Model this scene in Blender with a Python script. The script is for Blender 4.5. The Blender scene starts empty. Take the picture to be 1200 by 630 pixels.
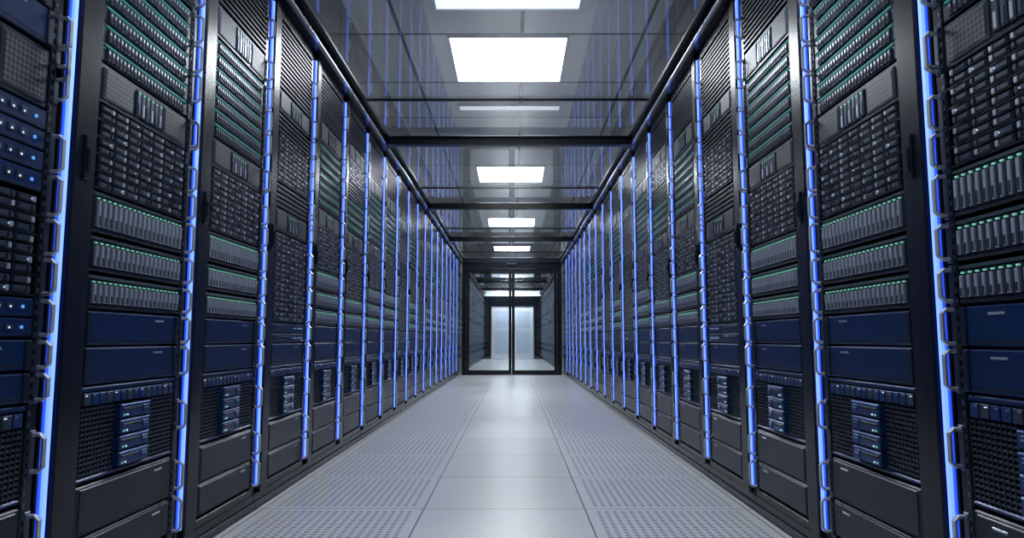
import bpy, math, random
from mathutils import Vector
random.seed(7)
scene = bpy.context.scene
col = scene.collection
try:
    scene.view_settings.view_transform = 'Standard'
    scene.view_settings.look = 'None'
except Exception:
    pass

# ------------------------------------------------------------------ constants
HW = 0.93        # aisle half width
RT = 2.0         # rack top
CEIL = 2.58      # ceiling
Y0 = -2.16       # first rack
PITCH = 0.6
YD = 12.24       # door bulkhead
YB = 22.1        # back wall

# ------------------------------------------------------------------ materials
def newmat(name):
    m = bpy.data.materials.new(name); m.use_nodes = True
    nt = m.node_tree
    return m, nt, nt.nodes['Principled BSDF']

def pbr(name, c, rough=.4, metal=0., spec=.5, noise=0.0, scale=30):
    m, nt, p = newmat(name)
    p.inputs['Base Color'].default_value = (*c, 1)
    p.inputs['Roughness'].default_value = rough
    p.inputs['Metallic'].default_value = metal
    p.inputs['Specular IOR Level'].default_value = spec
    if noise > 0:
        tc = nt.nodes.new('ShaderNodeTexCoord')
        n = nt.nodes.new('ShaderNodeTexNoise'); n.inputs['Scale'].default_value = scale
        mr = nt.nodes.new('ShaderNodeMapRange')
        mr.inputs['To Min'].default_value = rough - noise
        mr.inputs['To Max'].default_value = rough + noise
        nt.links.new(tc.outputs['Object'], n.inputs['Vector'])
        nt.links.new(n.outputs['Fac'], mr.inputs['Value'])
        nt.links.new(mr.outputs['Result'], p.inputs['Roughness'])
    return m

def emit(name, c, s, sample=True):
    m, nt, p = newmat(name)
    p.inputs['Base Color'].default_value = (*[min(1, x) for x in c], 1)
    p.inputs['Emission Color'].default_value = (*c, 1)
    p.inputs['Emission Strength'].default_value = s
    if not sample:
        m.cycles.emission_sampling = 'NONE'
    return m

def M(nt, op, a, b=None, c=None):
    n = nt.nodes.new('ShaderNodeMath'); n.operation = op
    for i, v in enumerate((a, b, c)):
        if v is None: continue
        if isinstance(v, (int, float)): n.inputs[i].default_value = v
        else: nt.links.new(v, n.inputs[i])
    return n.outputs[0]

def objxyz(nt):
    tc = nt.nodes.new('ShaderNodeTexCoord')
    s = nt.nodes.new('ShaderNodeSeparateXYZ')
    nt.links.new(tc.outputs['Object'], s.inputs[0])
    return s.outputs

def mixc(nt, fac, a, b):
    n = nt.nodes.new('ShaderNodeMix'); n.data_type = 'RGBA'
    nt.links.new(fac, n.inputs[0])
    for i, v in ((6, a), (7, b)):
        if isinstance(v, tuple): n.inputs[i].default_value = (*v, 1)
        else: nt.links.new(v, n.inputs[i])
    return n.outputs[2]

frame_black = pbr('frame_black', (.004, .006, .010), .26, .1, .36, .02, 4)
frame_edge = pbr('frame_edge', (.011, .015, .024), .25, .4, .45)
navy = pbr('navy_panel', (.004, .019, .075), .30, .35, .5, .04, 6)
dark = pbr('dark_unit', (.008, .014, .027), .32, .35, .42, .04, 6)
slate = pbr('slate_caddy', (.050, .066, .100), .32, .7)
bluemod = pbr('blue_module', (.012, .045, .15), .30, .6)
silver = pbr('silver_lever', (.46, .51, .58), .28, .7)
handle = pbr('handle_metal', (.46, .51, .60), .32, .5)
cavity = pbr('cavity', (.002, .003, .007), .6, 0, .3)
green = emit('led_green', (.17, .50, .38), .55, False)
teal = emit('teal_line', (.02, .20, .18), .5, False)
white_led = emit('led_white', (.6, .75, 1), .6, False)
blue_led = emit('led_blue', (.1, .35, 1.0), .6, False)
strip_side = emit('strip_core', (.17, .32, 1.0), 1.35)
strip_glow = emit('strip_edge', (.02, .08, 1.0), 1.1)
strip_off = pbr('strip_unlit', (.06, .08, .14), .4)

# perforated metal (holes in object space: y,z)
perf, nt, p = newmat('perforated_metal')
xyz = objxyz(nt)
cy = M(nt, 'SUBTRACT', M(nt, 'FRACT', M(nt, 'MULTIPLY', xyz[1], 85)), .5)
cz = M(nt, 'SUBTRACT', M(nt, 'FRACT', M(nt, 'MULTIPLY', xyz[2], 85)), .5)
r = M(nt, 'SQRT', M(nt, 'ADD', M(nt, 'MULTIPLY', cy, cy), M(nt, 'MULTIPLY', cz, cz)))
mask = M(nt, 'LESS_THAN', r, .42)
nt.links.new(mixc(nt, mask, (.065, .075, .095), (.002, .003, .005)), p.inputs['Base Color'])
p.inputs['Metallic'].default_value = .5
p.inputs['Roughness'].default_value = .4

MATS = [frame_black, frame_edge, navy, dark, slate, bluemod, silver, handle, cavity,
        green, teal, white_led, blue_led, strip_glow, strip_side, perf]
MATS_OFF = list(MATS); MATS_OFF[13] = strip_off; MATS_OFF[14] = strip_off
FB, FE, NV, DK, SL, BM, SV, HD, CV, GR, TL, WL, BL, ST, SS, PF = range(16)

# ------------------------------------------------------------------ mesh builder
class MB:
    def __init__(self, s=1):
        self.v = []; self.f = []; self.m = []; self.s = s
    def face(self, idx, mat):
        self.f.append(idx if self.s > 0 else idx[::-1]); self.m.append(mat)
    # u along y, n away from aisle, z up.  front = n0
    def box(self, u0, u1, n0, n1, z0, z1, mat, c=0.0):
        b = len(self.v); s = self.s
        def P(u, n, z): self.v.append((s*n, u, z))
        if c <= 0:
            for n in (n0, n1):
                P(u0, n, z0); P(u1, n, z0); P(u1, n, z1); P(u0, n, z1)
            fs = [(0, 3, 2, 1), (4, 5, 6, 7), (0, 1, 5, 4), (1, 2, 6, 5), (2, 3, 7, 6), (3, 0, 4, 7)]
        else:
            P(u0+c, n0, z0+c); P(u1-c, n0, z0+c); P(u1-c, n0, z1-c); P(u0+c, n0, z1-c)
            for n in (n0+c, n1):
                P(u0, n, z0); P(u1, n, z0); P(u1, n, z1); P(u0, n, z1)
            fs = [(0, 3, 2, 1), (0, 1, 5, 4), (1, 2, 6, 5), (2, 3, 7, 6), (3, 0, 4, 7),
                  (4, 5, 9, 8), (5, 6, 10, 9), (6, 7, 11, 10), (7, 4, 8, 11)]
        for f in fs:
            self.face(tuple(b+i for i in f[::-1]), mat)
    def tube(self, pts, u, r, mat, k=6):
        b = len(self.v); s = self.s; N = len(pts)
        for i, (n, z) in enumerate(pts):
            a = pts[max(0, i-1)]; c = pts[min(N-1, i+1)]
            t = Vector((c[0]-a[0], c[1]-a[1])).normalized()
            nx, nz = -t[1], t[0]
            for j in range(k):
                A = 2*math.pi*j/k
                self.v.append((s*(n+nx*r*math.cos(A)), u+r*1.3*math.sin(A), z+nz*r*math.cos(A)))
        for i in range(N-1):
            for j in range(k):
                q = (b+i*k+j, b+i*k+(j+1) % k, b+(i+1)*k+(j+1) % k, b+(i+1)*k+j)
                self.face(q[::-1], mat)
    def mesh(self, name, mats):
        me = bpy.data.meshes.new(name)
        me.from_pydata(self.v, [], self.f)
        for m in mats: me.materials.append(m)
        me.polygons.foreach_set('material_index', self.m)
        me.update()
        return me

E0, E1 = .122, .548     # equipment extent in u
def uhandle(B, z0, z1, u=.568):
    if z1 - z0 > .10:
        m = (z0+z1)/2; z0, z1 = m-.042, m+.042
    d = .031; c = .008
    B.tube([(.0, z0+.006), (-d+c, z0+.006), (-d, z0+.006+c), (-d, z1-.006-c), (-d+c, z1-.006), (.0, z1-.006)], u, .0046, HD)
    B.box(u-.008, u+.008, -.009, 0, z0-.002, z1+.002, SL, .002)

def plain(B, z0, z1, mat=NV, logo=True, grooves=True):
    B.box(E0, E1, -.006, .03, z0+.002, z1-.002, mat, .003)
    B.box(E0, E0+.018, -.010, 0, z0+.003, z1-.003, DK, .002)
    B.box(E1-.018, E1, -.010, 0, z0+.003, z1-.003, DK, .002)
    if logo:
        B.box(E0+.30, E0+.345, -.0072, -.005, z1-.020, z1-.015, SV)
    if grooves:
        B.box(E0+.02, E1-.02, -.0066, -.004, z0+.010, z0+.013, CV)

def drawer(B, z0, z1):
    B.box(E0, E1, -.005, .03, z0+.002, z1-.002, DK, .003)
    B.box(E0+.012, E1-.012, -.008, -.004, z0+.008, z1-.008, DK, .0025)
    B.box(E0+.33, E0+.37, -.0092, -.007, z1-.026, z1-.021, SV, .0005)

def shelf(B, z0, z1, n=19):
    B.box(E0, E1, .004, .03, z0, z1, CV)
    B.box(E0, E1, -.006, .02, z0, z0+.007, DK, .002)
    B.box(E0, E1, -.006, .02, z1-.007, z1, SL, .002)
    w = (E1-E0-.012)/n
    for i in range(n):
        a = E0+.006+i*w
        B.box(a+.001, a+w-.001, -.004, .01, z0+.008, z1-.009, DK, .002)
        B.box(a+w*.42, a+w-.003, -.011, -.002, z0+.012, z1-.020, SV, .0015)
        B.box(a+w*.50, a+w-.0045, -.0125, -.010, z0+.014, z0+(z1-z0)*.40, SL, .0008)
        B.box(a+w*.45, a+w-.005, -.008, -.002, z1-.0165, z1-.0130, GR)

def fins(B, z0, z1, n=7):
    B.box(E0, E1, .004, .03, z0, z1, CV)
    B.box(E0, E1, -.004, .02, z0, z0+.003, DK)
    w = (E1-E0-.02)/n
    hh = (z1-z0-.004)/2
    for i in range(n):
        a = E0+.01+i*w
        for j in range(2):
            za = z0+.003+j*hh
            B.box(a+.002, a+w-.003, -.006, .01, za+.0015, za+hh-.0015, DK, .002)
            B.box(a+.005, a+w*.62, -.0085, -.004, za+.0045, za+hh-.0045, SL, .0012)
            B.box(a+w*.70, a+w-.008, -.0095, -.004, za+.004, za+hh-.004, SV if (i+j) % 3 else SL, .001)
            if (i*5+j*3+int(z0*100)) % 6 == 0:
                B.box(a+w*.66, a+w*.69, -.0085, -.004, za+.008, za+.011, WL)

def switch(B, z0, z1, n=24):
    B.box(E0, E1, -.003, .03, z0+.001, z1-.001, DK, .002)
    B.box(E0+.012, E1-.012, -.0065, -.002, z1-.0085, z1-.0055, TL)
    w = (E1-E0-.04)/n
    h = (z1-z0)
    for i in range(n):
        a = E0+.02+i*w
        B.box(a+.0015, a+w-.0035, -.0075, -.002, z0+.005, z1-.013, SL, .001)
        B.box(a+.004, a+w-.006, -.0082, -.007, z0+.008, z0+h*.40, CV)
        B.box(a+.004, a+w-.007, -.0082, -.007, z0+h*.5, z0+h*.60, SV)

def meshunit(B, z0, z1):
    B.box(E0, E1, -.003, .03, z0+.001, z1-.001, DK, .002)
    L = E1-E0
    for a, b in ((.03, .33), (.68, .97)):
        u0, u1 = E0+L*a, E0+L*b
        B.box(u0, u1, -.0075, -.002, z0+.010, z1-.010, SL, .003)
        B.box(u0+.006, u1-.006, -.0085, -.007, z0+.016, z1-.016, PF)
    for i in range(6):
        u0 = E0+L*.36+i*L*.05
        B.box(u0, u0+L*.04, -.009, -.002, z0+.014, z1-.014, SL, .002)
        B.box(u0+.004, u0+L*.03, -.0105, -.0085, z0+.018, z1-.045, SV if i % 2 else SL, .001)
        B.box(u0+.004, u0+L*.03, -.0105, -.0085, z1-.023, z1-.020, GR)

def leds(B, z0, z1):
    B.box(E0, E1, -.006, .03, z0+.002, z1-.002, NV, .003)
    B.box(E0+.03, E0+.20, -.008, -.004, z0+.012, z1-.012, DK, .0015)
    for i in range(4):
        a = E0+.26+i*.03
        B.box(a, a+.018, -.0085, -.005, z0+.015, z1-.014, SL, .001)
        B.box(a+.006, a+.010, -.0095, -.008, z0+.018, z0+.022, WL)
    B.box(E0+.39, E0+.396, -.0085, -.005, z0+.018, z0+.024, BL)

def louvers(B, z0, z1):
    B.box(E0, E1, .004, .03, z0, z1, CV)
    z = z0
    while z+.020 <= z1+1e-6:
        B.box(E0, E1, -.007, .004, z+.001, z+.013, DK, .003)
        z += .020

def blade(B, z0, z1):
    B.box(E0, E1, .012, .03, z0, z1, CV)
    B.box(E0, E1, -.005, .02, z1-.012, z1, NV, .003)
    B.box(E0, E1, -.005, .02, z0, z0+.010, NV, .003)
    L = E1-E0; H = z1-z0
    c0, c1 = E0+L*.34, E0+L*.66
    for a, b in ((E0, c0-.004), (c1+.004, E1)):
        z = z0+.016
        while z < z1-.05:
            B.box(a+.004, b-.004, -.003, .010, z, z+.005, SL)
            z += .011
        u = a+.008
        while u < b-.004:
            B.box(u, u+.003, -.004, .010, z0+.012, z1-.045, DK)
            u += .014
    n = 14
    for i in range(n):
        a = E0+.008+i*(L-.016)/n
        w = (L-.016)/n
        B.box(a+.002, a+w-.002, -.007, .01, z1-.042, z1-.015, BM if i % 3 else SL, .0015)
        B.box(a+.004, a+w*.4, -.0085, -.006, z1-.021, z1-.019, WL if i % 4 == 0 else SV)
    hh = (H-.060)/4
    for j in range(4):
        zz = z0+.012+j*hh
        B.box(c0, c1, -.016, .01, zz+.002, zz+hh-.002, BM, .003)
        B.box(c0+.008, c1-.05, -.018, -.014, zz+hh*.55, zz+hh*.72, DK, .001)
        B.box(c0+.010, c0+.014, -.0185, -.014, zz+.008, zz+.012, GR)
        B.box(c0+.024, c0+.028, -.0185, -.014, zz+.008, zz+.012, WL)
        B.box(c1-.04, c1-.012, -.0185, -.014, zz+.008, zz+hh-.010, BM, .002)
        B.box(c1-.036, c1-.016, -.0195, -.017, zz+hh*.5, zz+hh*.56, SV)

def body(B):
    B.box(.0, .6, .028, 1.05, .06, RT, FB)
    B.box(.0, .6, -.004, 1.03, .0, .06, FB, .003)
    B.box(.0, .6, -.012, -.002, .012, .030, FE, .002)
    # posts
    B.box(.028, .086, -.016, .03, .06, RT, FB, .004)
    B.box(.086, .118, -.009, .03, .06, RT, FE, .003)
    B.box(.550, .580, -.005, .03, .06, RT, FB, .002)
    B.box(.118, .55, -.008, .03, RT-.05, RT, FB, .003)
    B.box(.118, .55, -.008, .03, .06, .085, FB, .003)
    # latch on post
    B.box(.058, .076, -.022, -.014, .98, 1.08, FB, .003)
    B.box(.062, .072, -.028, -.020, 1.0, 1.05, FE, .003)
    z = .10
    while z < RT-.06:
        B.box(.553, .560, -.0062, -.004, z, z+.010, SL)
        z += .0222
    # LED strip (aluminium channel + diffuser)
    B.box(-.004, .026, -.002, .03, .06, RT, FE, .002)
    B.box(.0005, .0215, -.0060, .0, .085, RT-.03, ST)
    B.box(.005, .016, -.0125, -.005, .086, RT-.031, SS)

A = [('drawer', .09, .19), ('drawer', .19, .305), ('blade', .31, .522), ('plain', .525, .612), ('plain', .614, .695),
     ('shelf', .70, .775), ('shelf', .785, .865), ('shelf', .875, .968)]
A += [('fins', .975+.0405*i, .975+.0405*(i+1)) for i in range(5)]
A += [('meshunit', 1.18, 1.275)]
A += [('switch', 1.28+.046*i, 1.28+.046*(i+1)) for i in range(7)]
A += [('meshunit', 1.61, 1.72), ('louvers', 1.725, 1.945)]

Bv = [('drawer', .09, .19), ('drawer', .19, .305), ('blade', .31, .522), ('plain', .525, .612), ('leds', .614, .655), ('leds', .655, .695)]
Bv += [('fins', .70+.0405*i, .70+.0405*(i+1)) for i in range(9)]
Bv += [('meshunit', 1.07, 1.165), ('louvers', 1.17, 1.27)]
Bv += [('fins', 1.275+.0405*i, 1.275+.0405*(i+1)) for i in range(5)]
Bv += [('louvers', 1.48, 1.56), ('meshunit', 1.565, 1.66), ('louvers', 1.665, 1.945)]

C = [('drawer', .09, .19), ('drawer', .19, .305), ('blade', .31, .50), ('plain', .503, .565), ('plain', .567, .63),
     ('leds', .632, .672), ('leds', .672, .712)]
C += [('fins', .715+.0405*i, .715+.0405*(i+1)) for i in range(5)]
C += [('leds', .925+.043*i, .925+.043*(i+1)) for i in range(4)]
C += [('meshunit', 1.10, 1.225), ('plain', 1.23, 1.31)]
C += [('switch', 1.312+.046*i, 1.312+.046*(i+1)) for i in range(6)]
C += [('meshunit', 1.59, 1.69), ('louvers', 1.695, 1.945)]

D = [('drawer', .09, .19), ('drawer', .19, .305), ('blade', .31, .522), ('plain', .525, .612), ('plain', .614, .695),
     ('shelf', .70, .775), ('shelf', .785, .865)]
D += [('fins', .87+.0405*i, .87+.0405*(i+1)) for i in range(7)]
D += [('meshunit', 1.16, 1.255)]
D += [('switch', 1.26+.046*i, 1.26+.046*(i+1)) for i in range(4)]
D += [('louvers', 1.45, 1.55)]
D += [('fins', 1.555+.0405*i, 1.555+.0405*(i+1)) for i in range(3)]
D += [('meshunit', 1.68, 1.78), ('louvers', 1.785, 1.945)]

def build_rack(layout, s, name):
    B = MB(s)
    body(B)
    acc = None
    for kind, z0, z1 in layout:
        globals()[kind](B, z0, z1)
        if z1-z0 > .06:
            uhandle(B, z0, z1)
        else:
            if acc is None: acc = z0
            if z1-acc > .075:
                uhandle(B, acc, z1); acc = None
    return B.mesh(name, MATS), B.mesh(name+'_off', MATS_OFF)

meshes = {}
for key, lay in (('A', A), ('B', Bv), ('C', C), ('D', D)):
    for s in (-1, 1):
        on, off = build_rack(lay, s, 'rack_mesh_%s_%s' % (key, 'L' if s < 0 else 'R'))
        meshes[(key, s)] = on; meshes[(key, s, 0)] = off

def put(name, me, loc=(0, 0, 0)):
    o = bpy.data.objects.new(name, me); o.location = loc; col.objects.link(o); return o

seqL = {5: 'C', 6: 'A', 7: 'A', 8: 'B', 9: 'A', 10: 'D'}
seqR = {5: 'A', 6: 'A', 7: 'A', 8: 'B', 9: 'A', 10: 'D'}
cyc = ['A', 'B', 'A', 'D', 'A', 'A', 'B']
for s, seq in ((-1, seqL), (1, seqR)):
    for k in range(24):
        put('server_rack', meshes[(seq.get(k, cyc[(k+(s > 0)) % 7]), s)], (s*HW, Y0+k*PITCH, 0))
    for k in range(16):
        put('server_rack', meshes[(cyc[(k*2+(s > 0)) % 7], s, 0)], (s*HW, YD+.12+k*PITCH, 0))

# ------------------------------------------------------------------ generic boxes
class WB(MB):
    def wbox(self, x0, x1, y0, y1, z0, z1, mat=0):
        b = len(self.v)
        for z in (z0, z1):
            self.v += [(x0, y0, z), (x1, y0, z), (x1, y1, z), (x0, y1, z)]
        for f in [(0, 3, 2, 1), (4, 5, 6, 7), (0, 1, 5, 4), (1, 2, 6, 5), (2, 3, 7, 6), (3, 0, 4, 7)]:
            self.f.append(tuple(b+i for i in f)); self.m.append(mat)
def bevel(o, w=.003, seg=2):
    m = o.modifiers.new('bevel', 'BEVEL'); m.width = w; m.segments = seg; m.limit_method = 'ANGLE'

XW = 2.02
# floor -------------------------------------------------------
fm, nt, p = newmat('floor_tiles')
xyz = objxyz(nt)
X, Y = xyz[0], xyz[1]
tx = M(nt, 'DIVIDE', M(nt, 'ADD', X, 20*.6+.3), .6)
ty = M(nt, 'DIVIDE', M(nt, 'ADD', Y, 20*.6-2.67), .6)
fx = M(nt, 'FRACT', tx); fy = M(nt, 'FRACT', ty)
ex = M(nt, 'MINIMUM', fx, M(nt, 'SUBTRACT', 1, fx))
ey = M(nt, 'MINIMUM', fy, M(nt, 'SUBTRACT', 1, fy))
seam = M(nt, 'LESS_THAN', M(nt, 'MINIMUM', ex, ey), .0045)
aisle = M(nt, 'GREATER_THAN', M(nt, 'ABSOLUTE', X), .3)
inner = M(nt, 'GREATER_THAN', M(nt, 'MINIMUM', ex, ey), .06)
N = 20.0
gx = M(nt, 'SUBTRACT', M(nt, 'FRACT', M(nt, 'MULTIPLY', fx, N)), .5)
gy = M(nt, 'SUBTRACT', M(nt, 'FRACT', M(nt, 'MULTIPLY', fy, N)), .5)
gr = M(nt, 'SQRT', M(nt, 'ADD', M(nt, 'MULTIPLY', gx, gx), M(nt, 'MULTIPLY', gy, gy)))
hole = M(nt, 'MULTIPLY', M(nt, 'MULTIPLY', M(nt, 'LESS_THAN', gr, .27), inner), aisle)
wn = nt.nodes.new('ShaderNodeTexWhiteNoise'); wn.noise_dimensions = '2D'
cmb = nt.nodes.new('ShaderNodeCombineXYZ')
nt.links.new(M(nt, 'FLOOR', tx), cmb.inputs[0]); nt.links.new(M(nt, 'FLOOR', ty), cmb.inputs[1])
nt.links.new(cmb.outputs[0], wn.inputs['Vector'])
no = nt.nodes.new('ShaderNodeTexNoise'); no.inputs['Scale'].default_value = 3; no.inputs['Detail'].default_value = 6
tc = nt.nodes.new('ShaderNodeTexCoord'); nt.links.new(tc.outputs['Object'], no.inputs['Vector'])
v = M(nt, 'ADD', M(nt, 'MULTIPLY', wn.outputs['Value'], .5), M(nt, 'MULTIPLY', no.outputs['Fac'], .5))
base = mixc(nt, v, (.46, .475, .49), (.56, .575, .59))
base = mixc(nt, hole, base, (.11, .115, .13))
base = mixc(nt, seam, base, (.03, .032, .04))
nt.links.new(base, p.inputs['Base Color'])
nt.links.new(M(nt, 'ADD', M(nt, 'MULTIPLY', v, .12), .26), p.inputs['Roughness'])
bp = nt.nodes.new('ShaderNodeBump'); bp.inputs['Strength'].default_value = .3; bp.inputs['Distance'].default_value = .002
nt.links.new(M(nt, 'SUBTRACT', 1, M(nt, 'MAXIMUM', seam, hole)), bp.inputs['Height'])
nt.links.new(bp.outputs[0], p.inputs['Normal'])
W = WB(); W.wbox(-XW-.1, XW+.1, Y0-.2, YB+.1, -.1, 0)
put('floor', W.mesh('floor', [fm]))

# ceiling ------------------------------------------------------
cm, nt, p = newmat('ceiling_tiles')
xyz = objxyz(nt)
tx = M(nt, 'DIVIDE', M(nt, 'ADD', xyz[0], 12.39), .78)
ty = M(nt, 'DIVIDE', M(nt, 'ADD', xyz[1], 12*.845-4.3), .845)
fx = M(nt, 'FRACT', tx); fy = M(nt, 'FRACT', ty)
ex = M(nt, 'MINIMUM', fx, M(nt, 'SUBTRACT', 1, fx))
ey = M(nt, 'MINIMUM', fy, M(nt, 'SUBTRACT', 1, fy))
seam = M(nt, 'LESS_THAN', M(nt, 'MINIMUM', ex, ey), .014)
wn = nt.nodes.new('ShaderNodeTexWhiteNoise'); wn.noise_dimensions = '2D'
cmb = nt.nodes.new('ShaderNodeCombineXYZ')
nt.links.new(M(nt, 'FLOOR', tx), cmb.inputs[0]); nt.links.new(M(nt, 'FLOOR', ty), cmb.inputs[1])
nt.links.new(cmb.outputs[0], wn.inputs['Vector'])
nt.links.new(mixc(nt, seam, mixc(nt, wn.outputs['Value'], (.40, .415, .43), (.58, .595, .61)), (.03, .032, .035)), p.inputs['Base Color'])
p.inputs['Roughness'].default_value = .35
W = WB(); W.wbox(-XW-.1, XW+.1, Y0-.2, YB+.1, CEIL, CEIL+.1)
put('ceiling', W.mesh('ceiling', [cm]))

# walls --------------------------------------------------------
wall_m = pbr('wall_paint_dark', (.05, .055, .065), .5, 0, .5, .05)
white_m = pbr('wall_paint_white', (.82, .87, .92), .4, 0, .5, .05)
for nme, x0, x1 in (('wall_left', -XW-.1, -XW), ('wall_right', XW, XW+.1)):
    W = WB(); W.wbox(x0, x1, Y0-.2, YB+.1, 0, CEIL); put(nme, W.mesh(nme, [wall_m]))
W = WB(); W.wbox(-XW, XW, Y0-.15, Y0-.05, 0, CEIL); put('wall_front', W.mesh('wall_front', [wall_m]))
W = WB(); W.wbox(-XW, XW, YB, YB+.1, 0, CEIL); put('wall_back', W.mesh('wall_back', [white_m]))

# fascia above racks
fas = pbr('fascia_black_gloss', (.012, .014, .018), .14, 0, .6)
for i, s in enumerate((-1, 1)):
    W = WB()
    y = Y0
    while y < YB-.01:
        y1 = min(y+1.2, YB)
        a, b = sorted((s*(HW+.03), s*(HW+.06)))
        W.wbox(a, b, y+.003, y1-.003, RT+.001, CEIL-.002)
        y = y1
    put('trim_%d' % (i+1), W.mesh('fascia', [fas]))

# top rails
alu = pbr('aluminium_rail', (.60, .63, .67), .25, .9)
for s in (-1, 1):
    W = WB()
    a, b = sorted((s*(HW-.045), s*(HW+.028)))
    W.wbox(a, b, Y0, YB-.002, RT+.002, RT+.062, 0)
    a, b = sorted((s*(HW-.060), s*(HW-.030)))
    W.wbox(a, b, Y0, YB-.002, RT+.006, RT+.018, 1)
    a, b = sorted((s*(HW-.090), s*(HW-.045)))
    W.wbox(a, b, Y0, YB-.002, RT+.045, RT+.062, 0)
    o = put('roof_rail', W.mesh('roof_rail', [frame_black, alu]))
    bevel(o, .003)

# roof beams
for i in range(-2, 7):
    y = 4.85+i*2.45
    if abs(y-YD) > .3:
        W = WB()
        W.wbox(-HW+.052, HW-.052, y-.03, y+.03, RT+.0, RT+.055, 0)
        W.wbox(-HW+.052, HW-.052, y-.045, y+.045, RT+.055, RT+.062, 1)
        for sx in (-1, 1):
            a, b = sorted((sx*(HW-.052), sx*(HW-.13)))
            W.wbox(a, b, y-.06, y+.06, RT-.006, RT, 1)
        o = put('roof_beam', W.mesh('roof_beam', [frame_black, frame_edge])); bevel(o, .003)
    W = WB()
    W.wbox(-HW+.09, HW-.09, y-.809, y-.791, RT+.050, RT+.062, 0)
    put('glazing_bar', W.mesh('glazing_bar', [frame_black]))

# glass ---------------------------------------------------------
def glassmat(name, tint, k=1.0, rough=.0):
    m = bpy.data.materials.new(name); m.use_nodes = True; nt = m.node_tree
    for n in list(nt.nodes): nt.nodes.remove(n)
    out = nt.nodes.new('ShaderNodeOutputMaterial')
    g = nt.nodes.new('ShaderNodeNewGeometry')
    d = nt.nodes.new('ShaderNodeVectorMath'); d.operation = 'DOT_PRODUCT'
    nt.links.new(g.outputs['Normal'], d.inputs[0]); nt.links.new(g.outputs['Incoming'], d.inputs[1])
    c = M(nt, 'ABSOLUTE', d.outputs['Value'])
    f = M(nt, 'POWER', M(nt, 'SUBTRACT', 1, c), 5)
    f = M(nt, 'MINIMUM', M(nt, 'MULTIPLY', M(nt, 'ADD', M(nt, 'MULTIPLY', f, .92), .08), k), .95)
    t = nt.nodes.new('ShaderNodeBsdfTransparent'); t.inputs[0].default_value = (*tint, 1)
    gl = nt.nodes.new('ShaderNodeBsdfGlossy'); gl.inputs['Roughness'].default_value = rough
    mx = nt.nodes.new('ShaderNodeMixShader')
    nt.links.new(f, mx.inputs[0]); nt.links.new(t.outputs[0], mx.inputs[1]); nt.links.new(gl.outputs[0], mx.inputs[2])
    nt.links.new(mx.outputs[0], out.inputs[0])
    return m
roofglass = glassmat('roof_glass', (.87, .91, .95), 1.45, .004)
doorglass = glassmat('door_glass', (.92, .95, .97), 1.0, .0)
me = bpy.data.meshes.new('glass_roof')
me.from_pydata([(-HW+.04, Y0, RT+.064), (HW-.04, Y0, RT+.064), (HW-.04, YB-.01, RT+.064), (-HW+.04, YB-.01, RT+.064)], [], [(0, 3, 2, 1)])
me.materials.append(roofglass)
put('glass_roof', me)

# ceiling light panels -----------------------------------------
panel_m = emit('light_diffuser', (.98, .99, 1.0), 31.0)
band_m = emit('glow_band', (.95, .98, 1.0), 1.1)
band_dim = emit('glow_band_dim', (.95, .98, 1.0), .6)
def lightpanel(name, h, y, dy, mat):
    W = WB()
    W.wbox(-h+.012, h-.012, y+.012, y+dy-.012, CEIL-.018, CEIL-.010, 1)
    for (x0, x1, ya, yb) in ((-h, h, y, y+.012), (-h, h, y+dy-.012, y+dy), (-h, -h+.012, y, y+dy), (h-.012, h, y, y+dy)):
        W.wbox(x0, x1, ya, yb, CEIL-.024, CEIL-.001, 0)
    put(name, W.mesh(name, [silver, mat]))
for i in range(-1, 6):
    lightpanel('ceiling_light_panel', .39, 4.3+3.38*i, .78, panel_m)
lightpanel('ceiling_glow_band', .43, 3.78, .15, band_m)  # narrow emissive band across the ceiling
lightpanel('ceiling_glow_band', .43, 5.62, .13, band_dim)  # second emissive band, weaker

# bulkhead door frame -------------------------------------------
W = WB()
W.wbox(-HW+.055, -.80, YD+.01, YD+.11, 0, RT, 0)
W.wbox(.80, HW-.055, YD+.01, YD+.11, 0, RT, 0)
W.wbox(-.80, .80, YD+.01, YD+.11, 1.87, RT, 0)
W.wbox(-HW+.055, HW-.055, YD-.01, YD+.01, RT-.03, RT+.06, 1)
W.wbox(-.80, .80, YD+.02, YD+.10, 0, .012, 1)
W.wbox(-.10, .10, YD-.03, YD+.01, 1.92, 1.96, 1)
o = put('door_frame', W.mesh('door_frame', [frame_black, frame_edge])); bevel(o, .004)

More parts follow.
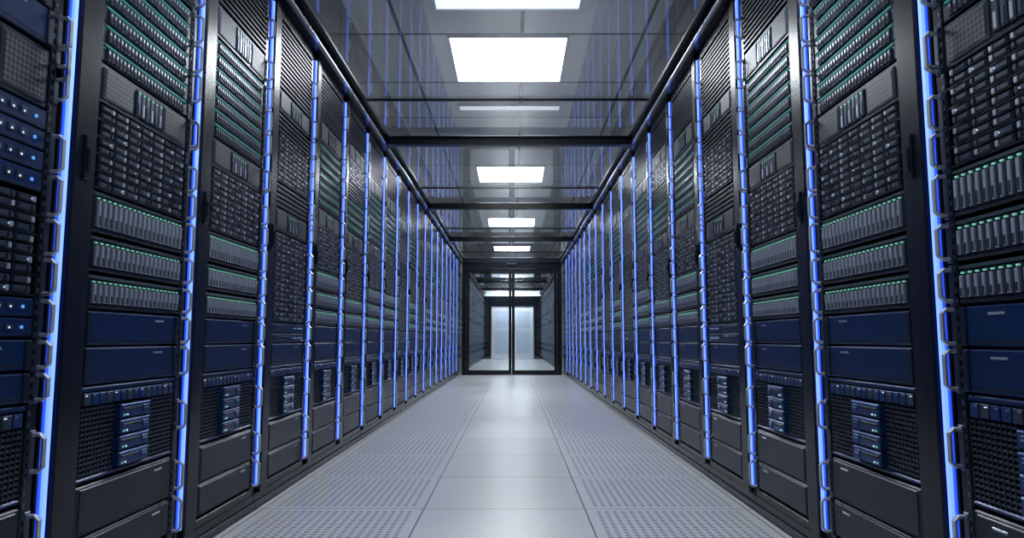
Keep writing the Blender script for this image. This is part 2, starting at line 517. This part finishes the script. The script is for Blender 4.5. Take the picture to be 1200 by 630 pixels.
def leaf(name, x0, x1, y, hside):
    W = WB()
    st = .05
    za, zb = .015, 1.865
    W.wbox(x0, x0+st, y-.02, y+.02, za, zb, 0)
    W.wbox(x1-st, x1, y-.02, y+.02, za, zb, 0)
    W.wbox(x0+st, x1-st, y-.02, y+.02, zb-.06, zb, 0)
    W.wbox(x0+st, x1-st, y-.02, y+.02, za, za+.07, 0)
    W.wbox(x0+st, x1-st, y-.003, y+.003, za+.07, zb-.06, 1)
    hx = x1-.025 if hside > 0 else x0+.025
    W.wbox(hx-.010, hx+.010, y-.075, y-.060, .75, 1.15, 2)
    W.wbox(hx-.008, hx+.008, y-.065, y-.018, .79, .81, 2)
    W.wbox(hx-.008, hx+.008, y-.065, y-.018, 1.09, 1.11, 2)
    return put(name, W.mesh(name, [frame_black, doorglass, frame_edge]))
leaf('door_1', -.797, -.003, YD+.06, 1)
leaf('door_2', .003, .797, YD+.06, -1)

# back wall white doors
for nme, x0, x1, hs in (('door_3', -.66, -.01, 1), ('door_4', .01, .66, -1)):
    W = WB()
    W.wbox(x0, x1, YB-.05, YB-.004, .01, 1.66, 0)
    W.wbox(x0+.12, x1-.12, YB-.056, YB-.05, 1.0, 1.52, 1)
    W.wbox(x0+.12, x1-.12, YB-.056, YB-.05, .18, .88, 1)
    hx = x1-.05 if hs > 0 else x0+.05
    W.wbox(hx-.012, hx+.012, YB-.10, YB-.05, .85, 1.05, 2)
    o = put(nme, W.mesh(nme, [white_m, pbr(nme+'_inset', (.62, .72, .86), .3), handle])); bevel(o, .004)
W = WB()
W.wbox(-HW, HW, YB-.08, YB-.002, 1.67, 1.98, 0)
W.wbox(-HW, -.68, YB-.08, YB-.002, 0, 1.67, 0)
W.wbox(.68, HW, YB-.08, YB-.002, 0, 1.67, 0)
put('trim_3', W.mesh('trim_3', [frame_black]))
# added emitter, not a room fitting, to brighten the far white doors
far_fill = emit('far_fill_emitter', (.93, .97, 1.0), 22.0)
lightpanel('ceiling_glow_band', .6, YB-.75, .2, far_fill)

# world
w = bpy.data.worlds.new('World'); scene.world = w; w.use_nodes = True
w.node_tree.nodes['Background'].inputs[0].default_value = (.02, .03, .05, 1)
w.node_tree.nodes['Background'].inputs[1].default_value = .3

# camera
cd = bpy.data.cameras.new('camera'); cd.lens = 24.45; cd.sensor_width = 36; cd.clip_start = .02; cd.clip_end = 100
co = bpy.data.objects.new('camera', cd); col.objects.link(co)
co.location = (.035, 0, .63)
co.rotation_euler = (math.radians(90+5.74), 0, math.radians(.14))
scene.camera = co
